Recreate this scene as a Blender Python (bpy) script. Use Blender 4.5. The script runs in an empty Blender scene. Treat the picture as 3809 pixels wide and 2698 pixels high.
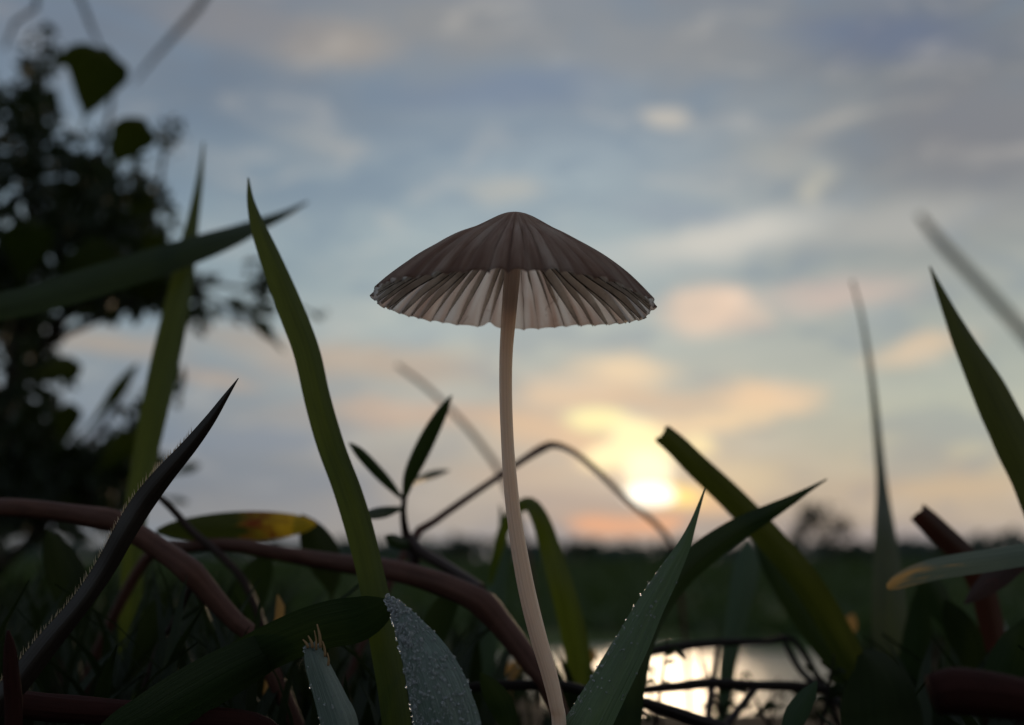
# Ink-cap mushroom at dusk on a grassy pond bank.  1 unit = 10 cm (unit scale 0.1), z up, +Y away from the camera.
import bpy, bmesh, math, random
import numpy as np
from mathutils import Vector, Matrix, Euler, noise as mnoise

scene = bpy.context.scene
col = scene.collection
scene.unit_settings.system = 'METRIC'
scene.unit_settings.scale_length = 0.1
R = math.radians

# ------------------------------------------------------------------ camera
HT = math.tan(R(23.2))                 # half width of the view at distance 1
VT = HT * 2698 / 3809
PITCH = math.atan(.539 * VT)
YS = math.tan(R(31.0)) / HT            # distances below are written for a wider lens; this carries them over
CAM = Vector((0, 0, 0.25))
FWD = Vector((0, math.cos(PITCH), math.sin(PITCH)))
RGT = Vector((1, 0, 0))
UPV = Vector((0, -math.sin(PITCH), math.cos(PITCH)))
FOCUS = 0.745                          # in those distances
cd = bpy.data.cameras.new('camera')
cam = bpy.data.objects.new('camera', cd)
col.objects.link(cam)
cam.location = CAM
cam.rotation_euler = (math.pi / 2 + PITCH, 0, 0)
cd.sensor_width = 36
cd.lens = 18 / HT
cd.clip_start = 0.02
cd.clip_end = 60000
cd.dof.use_dof = True
cd.dof.focus_distance = FOCUS * YS
cd.dof.aperture_fstop = cd.lens * 1e-3 / 0.0180
cd.dof.aperture_blades = 0
scene.camera = cam

def ray(px, py):                       # direction seen at a point of the 2293 x 1624 view
    return FWD + RGT * ((px - 1146.5) / 1146.5 * HT) + UPV * ((812 - py) / 812 * VT)
def at(px, py, d):                     # the point d in front of the lens in that direction
    return CAM + ray(px, py) * (d * YS)
def wpx(w, d):                         # a width seen at distance d, in units
    return w * d * YS * 2 * HT / 2293
def azel(px, py):
    v = ray(px, py).normalized()
    return math.atan2(v.x, v.y), math.asin(v.z)
def lin(c):
    return tuple(((x / 255) / 12.92 if x / 255 <= 0.04045 else ((x / 255 + 0.055) / 1.055) ** 2.4) for x in c)

# ------------------------------------------------------------------ sky (world) and sun
SUN_AZ, SUN_EL = azel(1455, 1085)
SUN_EL = max(SUN_EL, R(3.0))
world = bpy.data.worlds.new('World')
scene.world = world
world.use_nodes = True
wn, wl = world.node_tree.nodes, world.node_tree.links
wn.clear()
def wnode(t, **k):
    n = wn.new(t)
    for a, b in k.items():
        setattr(n, a, b)
    return n
def wmath(op, a, b=None, c=None):
    n = wnode('ShaderNodeMath', operation=op)
    for i, v in enumerate((a, b, c)):
        if v is None: continue
        if isinstance(v, (int, float)): n.inputs[i].default_value = v
        else: wl.new(v, n.inputs[i])
    return n.outputs[0]
def wmix(fac, a, b, mode='MIX'):
    n = wnode('ShaderNodeMix', data_type='RGBA', blend_type=mode)
    n.clamp_factor = True
    for s, v in ((0, fac), (6, a), (7, b)):
        if isinstance(v, (int, float)): n.inputs[s].default_value = v
        elif isinstance(v, tuple): n.inputs[s].default_value = (*v, 1) if len(v) == 3 else v
        else: wl.new(v, n.inputs[s])
    return n.outputs[2]
tc = wnode('ShaderNodeTexCoord')
sep = wnode('ShaderNodeSeparateXYZ')
wl.new(tc.outputs['Generated'], sep.inputs[0])
azo = wmath('ARCTAN2', sep.outputs[0], sep.outputs[1])
elo = wmath('ARCSINE', sep.outputs[2])
comb = wnode('ShaderNodeCombineXYZ')
wl.new(azo, comb.inputs[0]); wl.new(elo, comb.inputs[1])
def wnoise(scale, sx, sy, detail=4, rough=0.5, dist=0.0, off=0.0):
    m = wnode('ShaderNodeMapping')
    m.inputs['Scale'].default_value = (sx, sy, 1)
    m.inputs['Location'].default_value = (off, off * 0.7, off * 1.3)
    wl.new(comb.outputs[0], m.inputs[0])
    n = wnode('ShaderNodeTexNoise', noise_dimensions='3D')
    n.inputs['Scale'].default_value = scale
    n.inputs['Detail'].default_value = detail
    n.inputs['Roughness'].default_value = rough
    n.inputs['Distortion'].default_value = dist
    wl.new(m.outputs[0], n.inputs['Vector'])
    return n
# wind-drawn warp of the cloud coordinates
nz = wnoise(9.8, 1.0, 2.2, 4, 0.55)
sub = wnode('ShaderNodeVectorMath', operation='SUBTRACT'); wl.new(nz.outputs['Color'], sub.inputs[0]); sub.inputs[1].default_value = (0.5, 0.5, 0.5)
mul = wnode('ShaderNodeVectorMath', operation='MULTIPLY'); wl.new(sub.outputs[0], mul.inputs[0]); mul.inputs[1].default_value = (0.078, 0.039, 0)
add = wnode('ShaderNodeVectorMath', operation='ADD'); wl.new(comb.outputs[0], add.inputs[0]); wl.new(mul.outputs[0], add.inputs[1])
WARP = add.outputs[0]
ws = wnode('ShaderNodeSeparateXYZ'); wl.new(WARP, ws.inputs[0])
E0, E1 = R(-2), R(62)
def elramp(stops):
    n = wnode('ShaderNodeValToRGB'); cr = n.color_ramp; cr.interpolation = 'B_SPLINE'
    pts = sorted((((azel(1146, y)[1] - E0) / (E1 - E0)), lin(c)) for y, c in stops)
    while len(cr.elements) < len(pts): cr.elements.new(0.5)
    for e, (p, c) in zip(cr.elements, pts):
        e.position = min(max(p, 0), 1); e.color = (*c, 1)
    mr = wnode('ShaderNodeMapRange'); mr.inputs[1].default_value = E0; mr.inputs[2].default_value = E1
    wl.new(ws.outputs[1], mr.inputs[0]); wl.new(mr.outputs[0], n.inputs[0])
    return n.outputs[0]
rampL = elramp([(-900, (134, 143, 156)), (0, (124, 130, 140)), (300, (114, 131, 148)), (500, (134, 152, 165)), (680, (148, 166, 172)), (900, (140, 148, 156)), (1050, (120, 132, 145)), (1230, (150, 150, 148))])  # first stop of each ramp: unseen sky, lightened to add fill light
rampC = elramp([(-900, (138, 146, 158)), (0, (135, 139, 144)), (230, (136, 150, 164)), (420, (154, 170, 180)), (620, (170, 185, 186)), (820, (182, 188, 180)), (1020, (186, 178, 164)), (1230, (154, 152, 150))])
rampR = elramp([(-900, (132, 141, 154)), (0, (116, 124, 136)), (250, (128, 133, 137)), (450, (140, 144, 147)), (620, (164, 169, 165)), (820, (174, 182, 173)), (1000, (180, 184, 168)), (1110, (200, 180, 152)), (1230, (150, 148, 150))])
def azstep(p0, p1):
    mr = wnode('ShaderNodeMapRange', interpolation_type='SMOOTHSTEP')
    mr.inputs[1].default_value = azel(p0, 800)[0]; mr.inputs[2].default_value = azel(p1, 800)[0]
    wl.new(azo, mr.inputs[0]); return mr.outputs[0]
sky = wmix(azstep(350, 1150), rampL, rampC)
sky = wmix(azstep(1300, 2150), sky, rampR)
# thin streaky veil over the whole dome
st = wnoise(4.4, 1.0, 3.6, 5, 0.55, 0.4, 3.1)
mr = wnode('ShaderNodeMapRange'); mr.inputs[1].default_value = 0.35; mr.inputs[2].default_value = 0.68; mr.inputs[3].default_value = 0.90; mr.inputs[4].default_value = 1.10
wl.new(st.outputs[0], mr.inputs[0])
cc = wnode('ShaderNodeCombineColor')
wl.new(mr.outputs[0], cc.inputs[0]); wl.new(wmath('POWER', mr.outputs[0], 0.85), cc.inputs[1]); wl.new(wmath('POWER', mr.outputs[0], 0.6), cc.inputs[2])
sky = wmix(1.0, sky, cc.outputs[0], 'MULTIPLY')
ft = wnoise(11.5, 1.0, 2.6, 6, 0.58, 0.9, 7.7)
def nr(a, b, o):
    m = wnode('ShaderNodeMapRange', interpolation_type='SMOOTHSTEP'); m.inputs[1].default_value = a; m.inputs[2].default_value = b; m.inputs[4].default_value = o
    wl.new(ft.outputs[0], m.inputs[0]); return m.outputs[0]
sky = wmix(nr(.5, .36, .30), sky, lin((112, 134, 156)))
# the cloud banks: centre, half size (as seen), tilt, colour, opacity, softness
CLOUDS = [
    (760, 110, 190, 75, -8, (164, 157, 150), .75, 1.0), (560, 60, 260, 80, 6, (140, 138, 140), .6, 1.0),
    (1000, 60, 300, 80, 2, (146, 146, 146), .55, 1.0), (1500, 110, 420, 90, 4, (146, 146, 146), .45, 1.0),
    (700, 330, 120, 70, 0, (146, 154, 160), .55, 1.0), (1130, 205, 330, 55, -3, (118, 134, 158), .5, 1.0),
    (1980, 80, 260, 80, 8, (106, 118, 142), .6, 1.0), (2190, 300, 260, 200, 10, (128, 130, 136), .7, 1.0),
    (1470, 262, 62, 30, 0, (190, 186, 178), .8, .9), (1145, 428, 110, 42, 4, (180, 182, 178), .7, 1.0),
    (1110, 300, 70, 34, 0, (160, 168, 174), .5, 1.0), (1760, 350, 160, 46, 10, (170, 172, 168), .6, 1.0),
    (1835, 408, 44, 46, 0, (188, 186, 174), .7, 1.0), (1840, 290, 130, 40, -22, (160, 160, 158), .55, 1.0),
    (1640, 530, 290, 60, -12, (206, 204, 196), .85, 1.0), (2000, 500, 260, 60, -4, (176, 176, 172), .6, 1.0),
    (1330, 600, 160, 40, -14, (182, 190, 190), .5, 1.0), (1500, 480, 170, 40, 8, (148, 160, 172), .5, 1.0),
    (1600, 690, 140, 72, 4, (232, 206, 184), .85, .9), (1655, 665, 55, 26, 14, (246, 218, 194), .6, 1.0),
    (1570, 690, 60, 26, 0, (212, 196, 180), .55, 1.0), (1900, 655, 220, 44, 0, (204, 186, 176), .7, 1.0),
    (2060, 785, 150, 36, -3, (216, 196, 170), .8, .9), (1960, 700, 120, 26, 0, (170, 178, 178), .4, 1.0),
    (830, 805, 330, 56, 2, (186, 170, 154), .75, 1.0), (560, 760, 220, 40, 4, (170, 160, 150), .6, 1.0), (230, 770, 220, 40, 3, (172, 160, 148), .7, 1.0),
    (470, 838, 150, 24, 3, (182, 164, 148), .6, 1.0), (1000, 745, 200, 34, 0, (160, 174, 180), .4, 1.0),
    (960, 925, 300, 46, 4, (200, 174, 154), .65, 1.0), (680, 930, 170, 40, 2, (162, 158, 154), .5, 1.0),
    (580, 985, 260, 44, 0, (132, 143, 156), .6, 1.0), (640, 1080, 280, 60, 0, (126, 138, 150), .5, 1.0),
    (1400, 830, 160, 46, 0, (238, 214, 180), .8, 1.0), (1290, 880, 220, 46, 0, (232, 204, 172), .7, 1.0),
    (1500, 890, 240, 34, 3, (206, 180, 154), .6, 1.0), (1720, 895, 130, 48, 4, (234, 204, 170), .85, .9), (1560, 940, 210, 30, -6, (240, 212, 172), .8, 1.0),
    (1220, 960, 200, 60, 0, (226, 192, 158), .6, 1.0), (1330, 1010, 120, 50, 20, (236, 198, 158), .6, 1.0),
    (1150, 1060, 190, 40, 0, (186, 168, 152), .5, 1.0), (1260, 1120, 150, 34, 2, (176, 160, 150), .65, 1.0),
    (1560, 992, 60, 30, 0, (255, 232, 176), .75, 1.0), (1650, 1060, 160, 60, 4, (224, 204, 166), .5, 1.0),
    (1560, 1125, 130, 46, -4, (244, 200, 150), .6, 1.0),
    (1360, 1172, 110, 22, 1, (224, 166, 132), .8, .8), (1470, 1178, 60, 18, 0, (226, 166, 130), .7, .8),
    (2150, 1100, 280, 30, 0, (204, 180, 150), .5, 1.0), (1990, 1190, 330, 28, 0, (158, 154, 156), .5, 1.0),
]
def blob(prev, x, y, rx, ry, rot, c, op, soft, src=None):
    a, e = azel(x, y)
    k = 2 * HT / 2293
    m = wnode('ShaderNodeMapping', vector_type='TEXTURE')
    m.inputs['Location'].default_value = (a, e, 0)
    m.inputs['Rotation'].default_value = (0, 0, R(-rot))
    m.inputs['Scale'].default_value = (rx * k * .92, ry * k * .92, 1)
    wl.new(src or WARP, m.inputs[0])
    ln = wnode('ShaderNodeVectorMath', operation='LENGTH'); wl.new(m.outputs[0], ln.inputs[0])
    mr = wnode('ShaderNodeMapRange', interpolation_type='SMOOTHSTEP')
    mr.inputs[1].default_value = 1.0 + .35 * soft; mr.inputs[2].default_value = 1.0 - soft
    mr.inputs[3].default_value = 0; mr.inputs[4].default_value = op
    wl.new(ln.outputs['Value'], mr.inputs[0])
    return wmix(mr.outputs[0], prev, c)
for (x, y, rx, ry, rot, c, op, soft) in CLOUDS:
    sky = blob(sky, x, y, rx, ry, rot, lin(c), min(op * 1.15, .95), soft * .82)
sky = wmix(nr(.52, .72, .24), sky, lin((214, 206, 194)))
mul2 = wnode('ShaderNodeVectorMath', operation='MULTIPLY'); wl.new(sub.outputs[0], mul2.inputs[0]); mul2.inputs[1].default_value = (0.022, 0.011, 0)
add2 = wnode('ShaderNodeVectorMath', operation='ADD'); wl.new(comb.outputs[0], add2.inputs[0]); wl.new(mul2.outputs[0], add2.inputs[1])
# the sun breaking through: halo, torn bright gap, core (scene-linear, brighter than white)
for (x, y, rx, ry, rot, c, op, soft) in [
    (1430, 1000, 330, 170, -8, (.90, .68, .46), .30, 1.0),
    (1250, 1128, 150, 34, 0, lin((172, 164, 156)), .75, .9),
    (1336, 938, 92, 34, 2, (1.05, .95, .50), .97, .6),
    (1440, 985, 96, 54, 22, (1.2, 1.02, .58), .97, .5),
    (1375, 1018, 92, 38, -8, (1.22, 1.02, .60), .97, .5),
    (1445, 1058, 70, 62, 0, (1.3, 1.12, .76), .97, .5),
    (1560, 990, 46, 26, 0, (1.02, .86, .50), .7, .9),
    (1500, 1112, 84, 28, 3, (1.2, .86, .30), .97, .45),
    (1400, 1152, 230, 15, 0, lin((186, 162, 146)), .8, .7),
    (1360, 1172, 110, 18, 1, (.78, .42, .26), .8, .7), (1480, 1172, 66, 22, 0, (.85, .46, .27), .75, .8),
    (1452, 1110, 66, 27, 6, (1.7, 1.62, 1.35), 1.0, .3)]:
    sky = blob(sky, x, y, rx, ry, rot, c, op, soft, add2.outputs[0])
nish = wnode('ShaderNodeTexSky', sky_type='NISHITA')
nish.sun_disc = False
nish.sun_elevation = SUN_EL
nish.sun_rotation = SUN_AZ
nish.air_density = 1.2; nish.dust_density = 2.0
STR = 0.1
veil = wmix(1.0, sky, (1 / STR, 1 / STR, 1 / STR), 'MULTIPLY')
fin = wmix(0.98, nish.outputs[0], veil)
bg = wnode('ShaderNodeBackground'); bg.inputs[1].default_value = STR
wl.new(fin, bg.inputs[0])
world.cycles.sampling_method = 'MANUAL'; world.cycles.sample_map_resolution = 512
wo = wnode('ShaderNodeOutputWorld'); wl.new(bg.outputs[0], wo.inputs[0])

sd = bpy.data.lights.new('sun', 'SUN')
sd.energy = .65; sd.angle = R(9); sd.color = (1.0, .74, .48)
sun = bpy.data.objects.new('sun', sd); col.objects.link(sun)
sv = Vector((math.sin(SUN_AZ) * math.cos(SUN_EL), math.cos(SUN_AZ) * math.cos(SUN_EL), math.sin(SUN_EL)))
sun.rotation_euler = sv.to_track_quat('Z', 'Y').to_euler()
sun.location = sv * 50

scene.view_settings.view_transform = 'Standard'
scene.view_settings.look = 'None'
scene.view_settings.exposure = 0
scene.view_settings.gamma = 1
scene.cycles.use_denoising = True
scene.cycles.max_bounces = 10
scene.cycles.diffuse_bounces = 5
scene.cycles.transmission_bounces = 8
scene.cycles.transparent_max_bounces = 8

# ------------------------------------------------------------------ helpers
GB = 'grass'
def tag(o, label=None, cat=None, group=None, kind=None):
    if label: o['label'] = label
    if cat: o['category'] = cat
    if group: o['group'] = group
    if kind: o['kind'] = kind
    return o
def empty(name, loc):
    o = bpy.data.objects.new(name, None); o.empty_display_size = .05
    o.location = loc; col.objects.link(o); return o
def link(name, me, mat, parent=None):
    if mat is not None and not me.materials:
        for m in (mat if isinstance(mat, (list, tuple)) else [mat]): me.materials.append(m)
    o = bpy.data.objects.new(name, me); col.objects.link(o)
    if parent is not None:
        o.parent = parent
        if parent.type == 'EMPTY' and parent.parent is None:
            o.matrix_parent_inverse = Matrix.Translation(-Vector(parent.location))
    return o
def mesh(name, V, F, uv=None, smooth=True, attr=None):
    me = bpy.data.meshes.new(name)
    me.from_pydata([tuple(v) for v in V], [], F)
    if uv is not None:
        l = me.uv_layers.new(name='UVMap')
        idx = np.empty(len(me.loops), dtype=np.int32); me.loops.foreach_get('vertex_index', idx)
        l.data.foreach_set('uv', np.asarray(uv, dtype=np.float32)[idx].ravel())
    if attr:
        for k, vals in attr.items():
            a = me.attributes.new(k, 'FLOAT', 'POINT'); a.data.foreach_set('value', np.asarray(vals, dtype=np.float32))
    if smooth:
        me.polygons.foreach_set('use_smooth', [True] * len(me.polygons))
    me.update(); return me
def spline(P, n):                      # Catmull-Rom through rows of any width, n samples
    P = np.asarray(P, float); m = len(P)
    if m == 2: P = np.vstack([P[0], P.mean(0), P[1]]); m = 3
    Q = np.vstack([2 * P[0] - P[1], P, 2 * P[-1] - P[-2]])
    seg = np.linalg.norm(np.diff(P[:, :3], axis=0), axis=1)
    cum = np.concatenate([[0], np.cumsum(seg)]); cum /= cum[-1]
    out = []
    for t in np.linspace(0, 1, n):
        i = min(max(int(np.searchsorted(cum, t, side='right') - 1), 0), m - 2)
        u = (t - cum[i]) / max(cum[i + 1] - cum[i], 1e-9)
        a, b, c, d = Q[i], Q[i + 1], Q[i + 2], Q[i + 3]
        out.append(.5 * (2 * b + (c - a) * u + (2 * a - 5 * b + 4 * c - d) * u * u + (3 * b - a - 3 * c + d) * u ** 3))
    return np.array(out)

# ------------------------------------------------------------------ terrain
POND = (15.0, 66.0, 22.0, 29.0)
def sstep(a, b, x):
    t = min(max((x - a) / (b - a), 0), 1); return t * t * (3 - 2 * t)
def ground(x, y):
    y = y / YS
    edge = 1.55 - .42 * sstep(-.02, .16, x) * (1 - sstep(.75, 1.0, x)) + 2.2 * sstep(-.1, -1.6, x) + .9 * sstep(.85, 1.6, x)
    if y < 0: edge += 0
    r = sstep(edge, edge + 14, y)
    z = -8.6 * r
    n = mnoise.noise(Vector((x * 2.1, y * 2.1, .3)))
    z += (.03 * n + .012 * mnoise.noise(Vector((x * 9, y * 9, 2.0)))) * (1 - r)
    z -= .02 * (1 - r)
    if r > 0:
        z += r * .35 * mnoise.noise(Vector((x * .05, y * .05, 4.0)))
    q = math.hypot((x - POND[0]) / POND[2], (y - POND[1]) / POND[3])
    z -= 1.6 * sstep(1.06, .9, q)
    return z

# ------------------------------------------------------------------ materials
class NT:
    def __init__(s, name):
        s.m = bpy.data.materials.new(name); s.m.use_nodes = True
        s.n, s.l = s.m.node_tree.nodes, s.m.node_tree.links
        s.n.clear(); s.out = s.n.new('ShaderNodeOutputMaterial')
    def node(s, t, ins=None, **k):
        n = s.n.new(t)
        for a, b in k.items(): setattr(n, a, b)
        for a, b in (ins or {}).items():
            if hasattr(b, 'is_output'): s.l.new(b, n.inputs[a])
            else: n.inputs[a].default_value = b
        return n
    def mix(s, fac, a, b, mode='MIX'):
        n = s.n.new('ShaderNodeMix'); n.data_type = 'RGBA'; n.blend_type = mode
        for i, v in ((0, fac), (6, a), (7, b)):
            if hasattr(v, 'is_output'): s.l.new(v, n.inputs[i])
            else: n.inputs[i].default_value = (*v, 1) if isinstance(v, tuple) else v
        return n.outputs[2]
    def ramp(s, fac, a, b, c=0, d=1):
        n = s.node('ShaderNodeMapRange', {0: fac, 1: a, 2: b, 3: c, 4: d}); return n.outputs[0]
    def noise(s, vec, scale, detail=4, rough=.55, sc=None, dist=0.):
        if sc: vec = s.node('ShaderNodeMapping', {0: vec, 'Scale': sc}).outputs[0]
        return s.node('ShaderNodeTexNoise', {'Vector': vec, 'Scale': scale, 'Detail': detail, 'Roughness': rough, 'Distortion': dist}).outputs[0]
    def done(s, shader):
        s.l.new(shader, s.out.inputs[0]); return s.m
def leafy(name, c1, c2, tc_, trans=.4, rough=.42, veins=26, spec=.3, spots=None, tipc=None, lens=2.0, bump=.25, coat=0., tipat=.45, band=None, tipw=.15):
    t = NT(name)
    uv = t.node('ShaderNodeTexCoord').outputs['UV']
    vn = t.noise(uv, 1, 3, .6, (veins, lens, 1))
    big = t.noise(uv, 1, 4, .6, (2.5, 9, 1))
    obj = t.node('ShaderNodeNewGeometry').outputs['Position']
    fine = t.noise(obj, 60, 4, .6)
    f = t.node('ShaderNodeMath', {0: t.ramp(vn, .35, .65, 0, .6), 1: t.ramp(big, .3, .7, 0, .6)}, operation='ADD').outputs[0]
    c = t.mix(f, c1, c2)
    tr = t.mix(f, tuple(x * .72 for x in tc_), tuple(x * 1.3 for x in tc_))
    if spots:
        sp = t.ramp(fine, .60, .70)
        c = t.mix(sp, c, spots); tr = t.mix(sp, tr, tuple(x * .5 for x in spots))
    if tipc:
        a = t.node('ShaderNodeAttribute', attribute_name='tip').outputs['Fac']
        k = t.ramp(t.node('ShaderNodeMath', {0: a, 1: t.ramp(big, .2, .8, -.18, .18)}, operation='ADD').outputs[0], tipat, tipat + tipw)
        if band:
            kb = t.node('ShaderNodeMath', {0: t.ramp(k, 0, .45), 1: t.ramp(k, .55, 1, 1, 0)}, operation='MULTIPLY').outputs[0]
        c = t.mix(k, c, tipc); tr = t.mix(k, tr, tuple(min(x * 1.1, .9) for x in tipc))
        if band:
            kb = t.node('ShaderNodeMath', {0: kb, 1: t.ramp(fine, .38, .55)}, operation='MULTIPLY').outputs[0]
            c = t.mix(kb, c, band); tr = t.mix(kb, tr, band)
    bmp = t.node('ShaderNodeBump', {'Height': vn, 'Strength': bump, 'Distance': .004}).outputs[0]
    p = t.node('ShaderNodeBsdfPrincipled', {'Base Color': c, 'Roughness': rough, 'Specular IOR Level': spec, 'Normal': bmp})
    if coat: p.inputs['Coat Weight'].default_value = coat
    tl = t.node('ShaderNodeBsdfTranslucent', {'Color': tr, 'Normal': bmp})
    mx = t.node('ShaderNodeMixShader', {0: trans, 1: p.outputs[0], 2: tl.outputs[0]})
    return t.done(mx.outputs[0])
def barky(name, c1, c2, rough=.5, rings=30, spec=.22, sc=(3, 60, 1)):
    t = NT(name)
    uv = t.node('ShaderNodeTexCoord').outputs['UV']
    n1 = t.noise(uv, 1, 4, .6, (14, 4, 1)); n2 = t.noise(uv, 1, 4, .65, (2.5, 22, 1), .5)
    f = t.node('ShaderNodeMath', {0: t.ramp(n1, .3, .7, 0, .5), 1: t.ramp(n2, .3, .7, 0, .6)}, operation='ADD').outputs[0]
    bmp = t.node('ShaderNodeBump', {'Height': f, 'Strength': .4, 'Distance': .004}).outputs[0]
    p = t.node('ShaderNodeBsdfPrincipled', {'Base Color': t.mix(f, c1, c2), 'Roughness': rough, 'Specular IOR Level': spec, 'Normal': bmp})
    return t.done(p.outputs[0])

M = {}
M['blade'] = leafy('blade_green', (.016, .03, .006), (.044, .066, .013), (.085, .115, .010), .5, veins=34)
M['blade_dark'] = leafy('blade_dark_green', (.012, .024, .010), (.02, .036, .014), (.03, .05, .010), .3, spec=.18)
M['blade_olive'] = leafy('blade_olive', (.016, .025, .006), (.044, .054, .012), (.06, .075, .009), .42, veins=34)
M['blade_blue'] = leafy('blade_blue_green', (.028, .055, .036), (.045, .08, .05), (.04, .07, .025), .25, rough=.5)
M['dew_blade'] = leafy('blade_dewy', (.036, .075, .034), (.075, .13, .062), (.06, .12, .025), .28, rough=.36, spec=.6, bump=.4)
M['dew_grey'] = leafy('blade_dewy_grey', (.085, .13, .115), (.17, .225, .205), (.05, .09, .035), .15, rough=.36, spec=.7, bump=.6)
M['spike'] = leafy('blade_dark_brown', (.012, .009, .008), (.024, .018, .015), (.02, .013, .008), .1, rough=.38, veins=16, spec=.6)
M['faint'] = leafy('stalk_straw', (.05, .05, .035), (.08, .08, .055), (.10, .10, .06), .4)
M['pale'] = leafy('blade_pale', (.09, .12, .09), (.16, .19, .14), (.10, .12, .06), .3, rough=.5, tipc=(.50, .28, .08), tipat=.885, tipw=.09)
M['yellowleaf'] = leafy('leaf_yellowing', (.018, .03, .008), (.03, .042, .010), (.04, .055, .008), .45, tipc=(.50, .32, .02), veins=12, tipat=.50, tipw=.3, band=(.16, .035, .012))
M['crop'] = leafy('crop_green', (.034, .056, .022), (.052, .078, .03), (.04, .07, .016), .35, rough=.7)
M['hazedleaf'] = leafy('leaf_far_hazed', (.036, .056, .052), (.055, .078, .07), (.04, .06, .04), .3, rough=.8)  # distance haze put into the leaf colour, lighter and bluer
M['redcut'] = leafy('blade_red_brown', (.022, .011, .008), (.04, .018, .012), (.05, .016, .009), .3, spots=(.12, .022, .016))
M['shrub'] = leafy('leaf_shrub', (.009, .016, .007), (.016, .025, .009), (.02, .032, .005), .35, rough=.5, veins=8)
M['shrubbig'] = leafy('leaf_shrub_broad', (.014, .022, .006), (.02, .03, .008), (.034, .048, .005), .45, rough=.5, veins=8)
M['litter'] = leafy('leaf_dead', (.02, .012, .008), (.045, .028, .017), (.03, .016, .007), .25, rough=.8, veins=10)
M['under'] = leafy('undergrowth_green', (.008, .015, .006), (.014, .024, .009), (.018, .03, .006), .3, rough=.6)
M['straw'] = leafy('leaf_straw_and_glint', (.26, .17, .07), (.38, .26, .11), (.4, .22, .06), .4, rough=.7, veins=10)  # dry leaves, and the orange stand-ins for water glints
M['pale_scrap'] = leafy('leaf_pale_scrap', (.16, .2, .2), (.26, .31, .31), (.14, .18, .16), .3, rough=.6)
M['redstem'] = barky('stem_red_brown', (.04, .015, .010), (.10, .042, .028), .6)
M['darkstem'] = barky('stem_dark_brown', (.018, .010, .008), (.04, .022, .017), .55)
M['deepred'] = barky('stem_deep_red', (.016, .005, .004), (.034, .010, .008), .75, spec=.08)
M['twig'] = barky('twig_black_brown', (.008, .006, .005), (.02, .013, .010), .7)
M['greenstem'] = barky('stem_green', (.03, .045, .015), (.05, .07, .02), .5)
M['trunk'] = barky('bark', (.03, .022, .016), (.06, .045, .03), .8)
M['fiber'] = barky('torn_fibre', (.28, .17, .08), (.4, .27, .15), .7)

def soil():
    t = NT('soil_and_field')
    pos = t.node('ShaderNodeNewGeometry').outputs['Position']
    z = t.node('ShaderNodeSeparateXYZ', {0: pos}).outputs[2]
    near = t.noise(pos, 14, 6, .65); mid = t.noise(pos, .6, 5, .6); far = t.noise(pos, .012, 4, .6, (1, 2.2, 1))
    a = t.mix(t.ramp(near, .35, .65), (.012, .009, .006), (.045, .033, .022))
    g = t.mix(t.ramp(mid, .3, .7), (.02, .045, .014), (.05, .085, .024))
    g = t.mix(t.ramp(far, .4, .62), g, (.085, .105, .035))
    c = t.mix(t.ramp(z, -.6, -.15), g, a)
    h = t.node('ShaderNodeMath', {0: near, 1: mid}, operation='ADD').outputs[0]
    bmp = t.node('ShaderNodeBump', {'Height': h, 'Strength': .8, 'Distance': .03}).outputs[0]
    return t.done(t.node('ShaderNodeBsdfPrincipled', {'Base Color': c, 'Roughness': .95, 'Specular IOR Level': .1, 'Normal': bmp}).outputs[0])
def water():
    t = NT('pond_water')
    pos = t.node('ShaderNodeNewGeometry').outputs['Position']
    n1 = t.noise(pos, .55, 3, .5, (.5, 1, 1)); n2 = t.noise(pos, 2.2, 3, .5, (.6, 1, 1))
    h = t.node('ShaderNodeMath', {0: n1, 1: n2}, operation='ADD').outputs[0]
    bmp = t.node('ShaderNodeBump', {'Height': h, 'Strength': .2, 'Distance': .1}).outputs[0]
    return t.done(t.node('ShaderNodeBsdfPrincipled', {'Base Color': (.17, .135, .075, 1), 'Roughness': .31, 'IOR': 1.33, 'Specular IOR Level': .55, 'Normal': bmp}).outputs[0])

# ------------------------------------------------------------------ ground, pond, far wood
def build_ground():
    radii = np.concatenate([np.linspace(0.05, 5.6, 80), np.geomspace(5.7, 190, 95), np.geomspace(196, 50000, 40)])
    na = 200
    # finer where the bank and pond lie in front of the lens
    ang = np.concatenate([np.linspace(-50, 50, 141), np.linspace(50, 310, 80)[1:-1]])
    na = len(ang)
    V = [(0, 0, ground(0, 0))]; F = []
    for r in radii:
        for a in ang:
            x, y = r * math.sin(R(a)), r * math.cos(R(a)); V.append((x, y, ground(x, y)))
    for j in range(na): F.append((0, 1 + (j + 1) % na, 1 + j))
    for i in range(len(radii) - 1):
        for j in range(na):
            a = 1 + i * na + j; b = 1 + i * na + (j + 1) % na
            F.append((a, b, b + na, a + na))
    o = link('ground', mesh('ground', V, F), soil()); tag(o, kind='structure')
    V = []; F = []
    for i in range(1, 13):
        for j in range(64):
            a = 2 * math.pi * j / 64; V.append((POND[0] + POND[2] * 1.0 * i / 12 * math.cos(a), YS * (POND[1] + POND[3] * 1.0 * i / 12 * math.sin(a)), -9.15))
    V.append((POND[0], POND[1] * YS, -9.15)); c = len(V) - 1
    for j in range(64): F.append((c, j, (j + 1) % 64))
    for i in range(11):
        for j in range(64):
            a = i * 64 + j; b = i * 64 + (j + 1) % 64; F.append((a, a + 64, b + 64, b))
    o = link('pond_water', mesh('pond_water', V, F), water()); tag(o, kind='structure')
build_ground()

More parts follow.
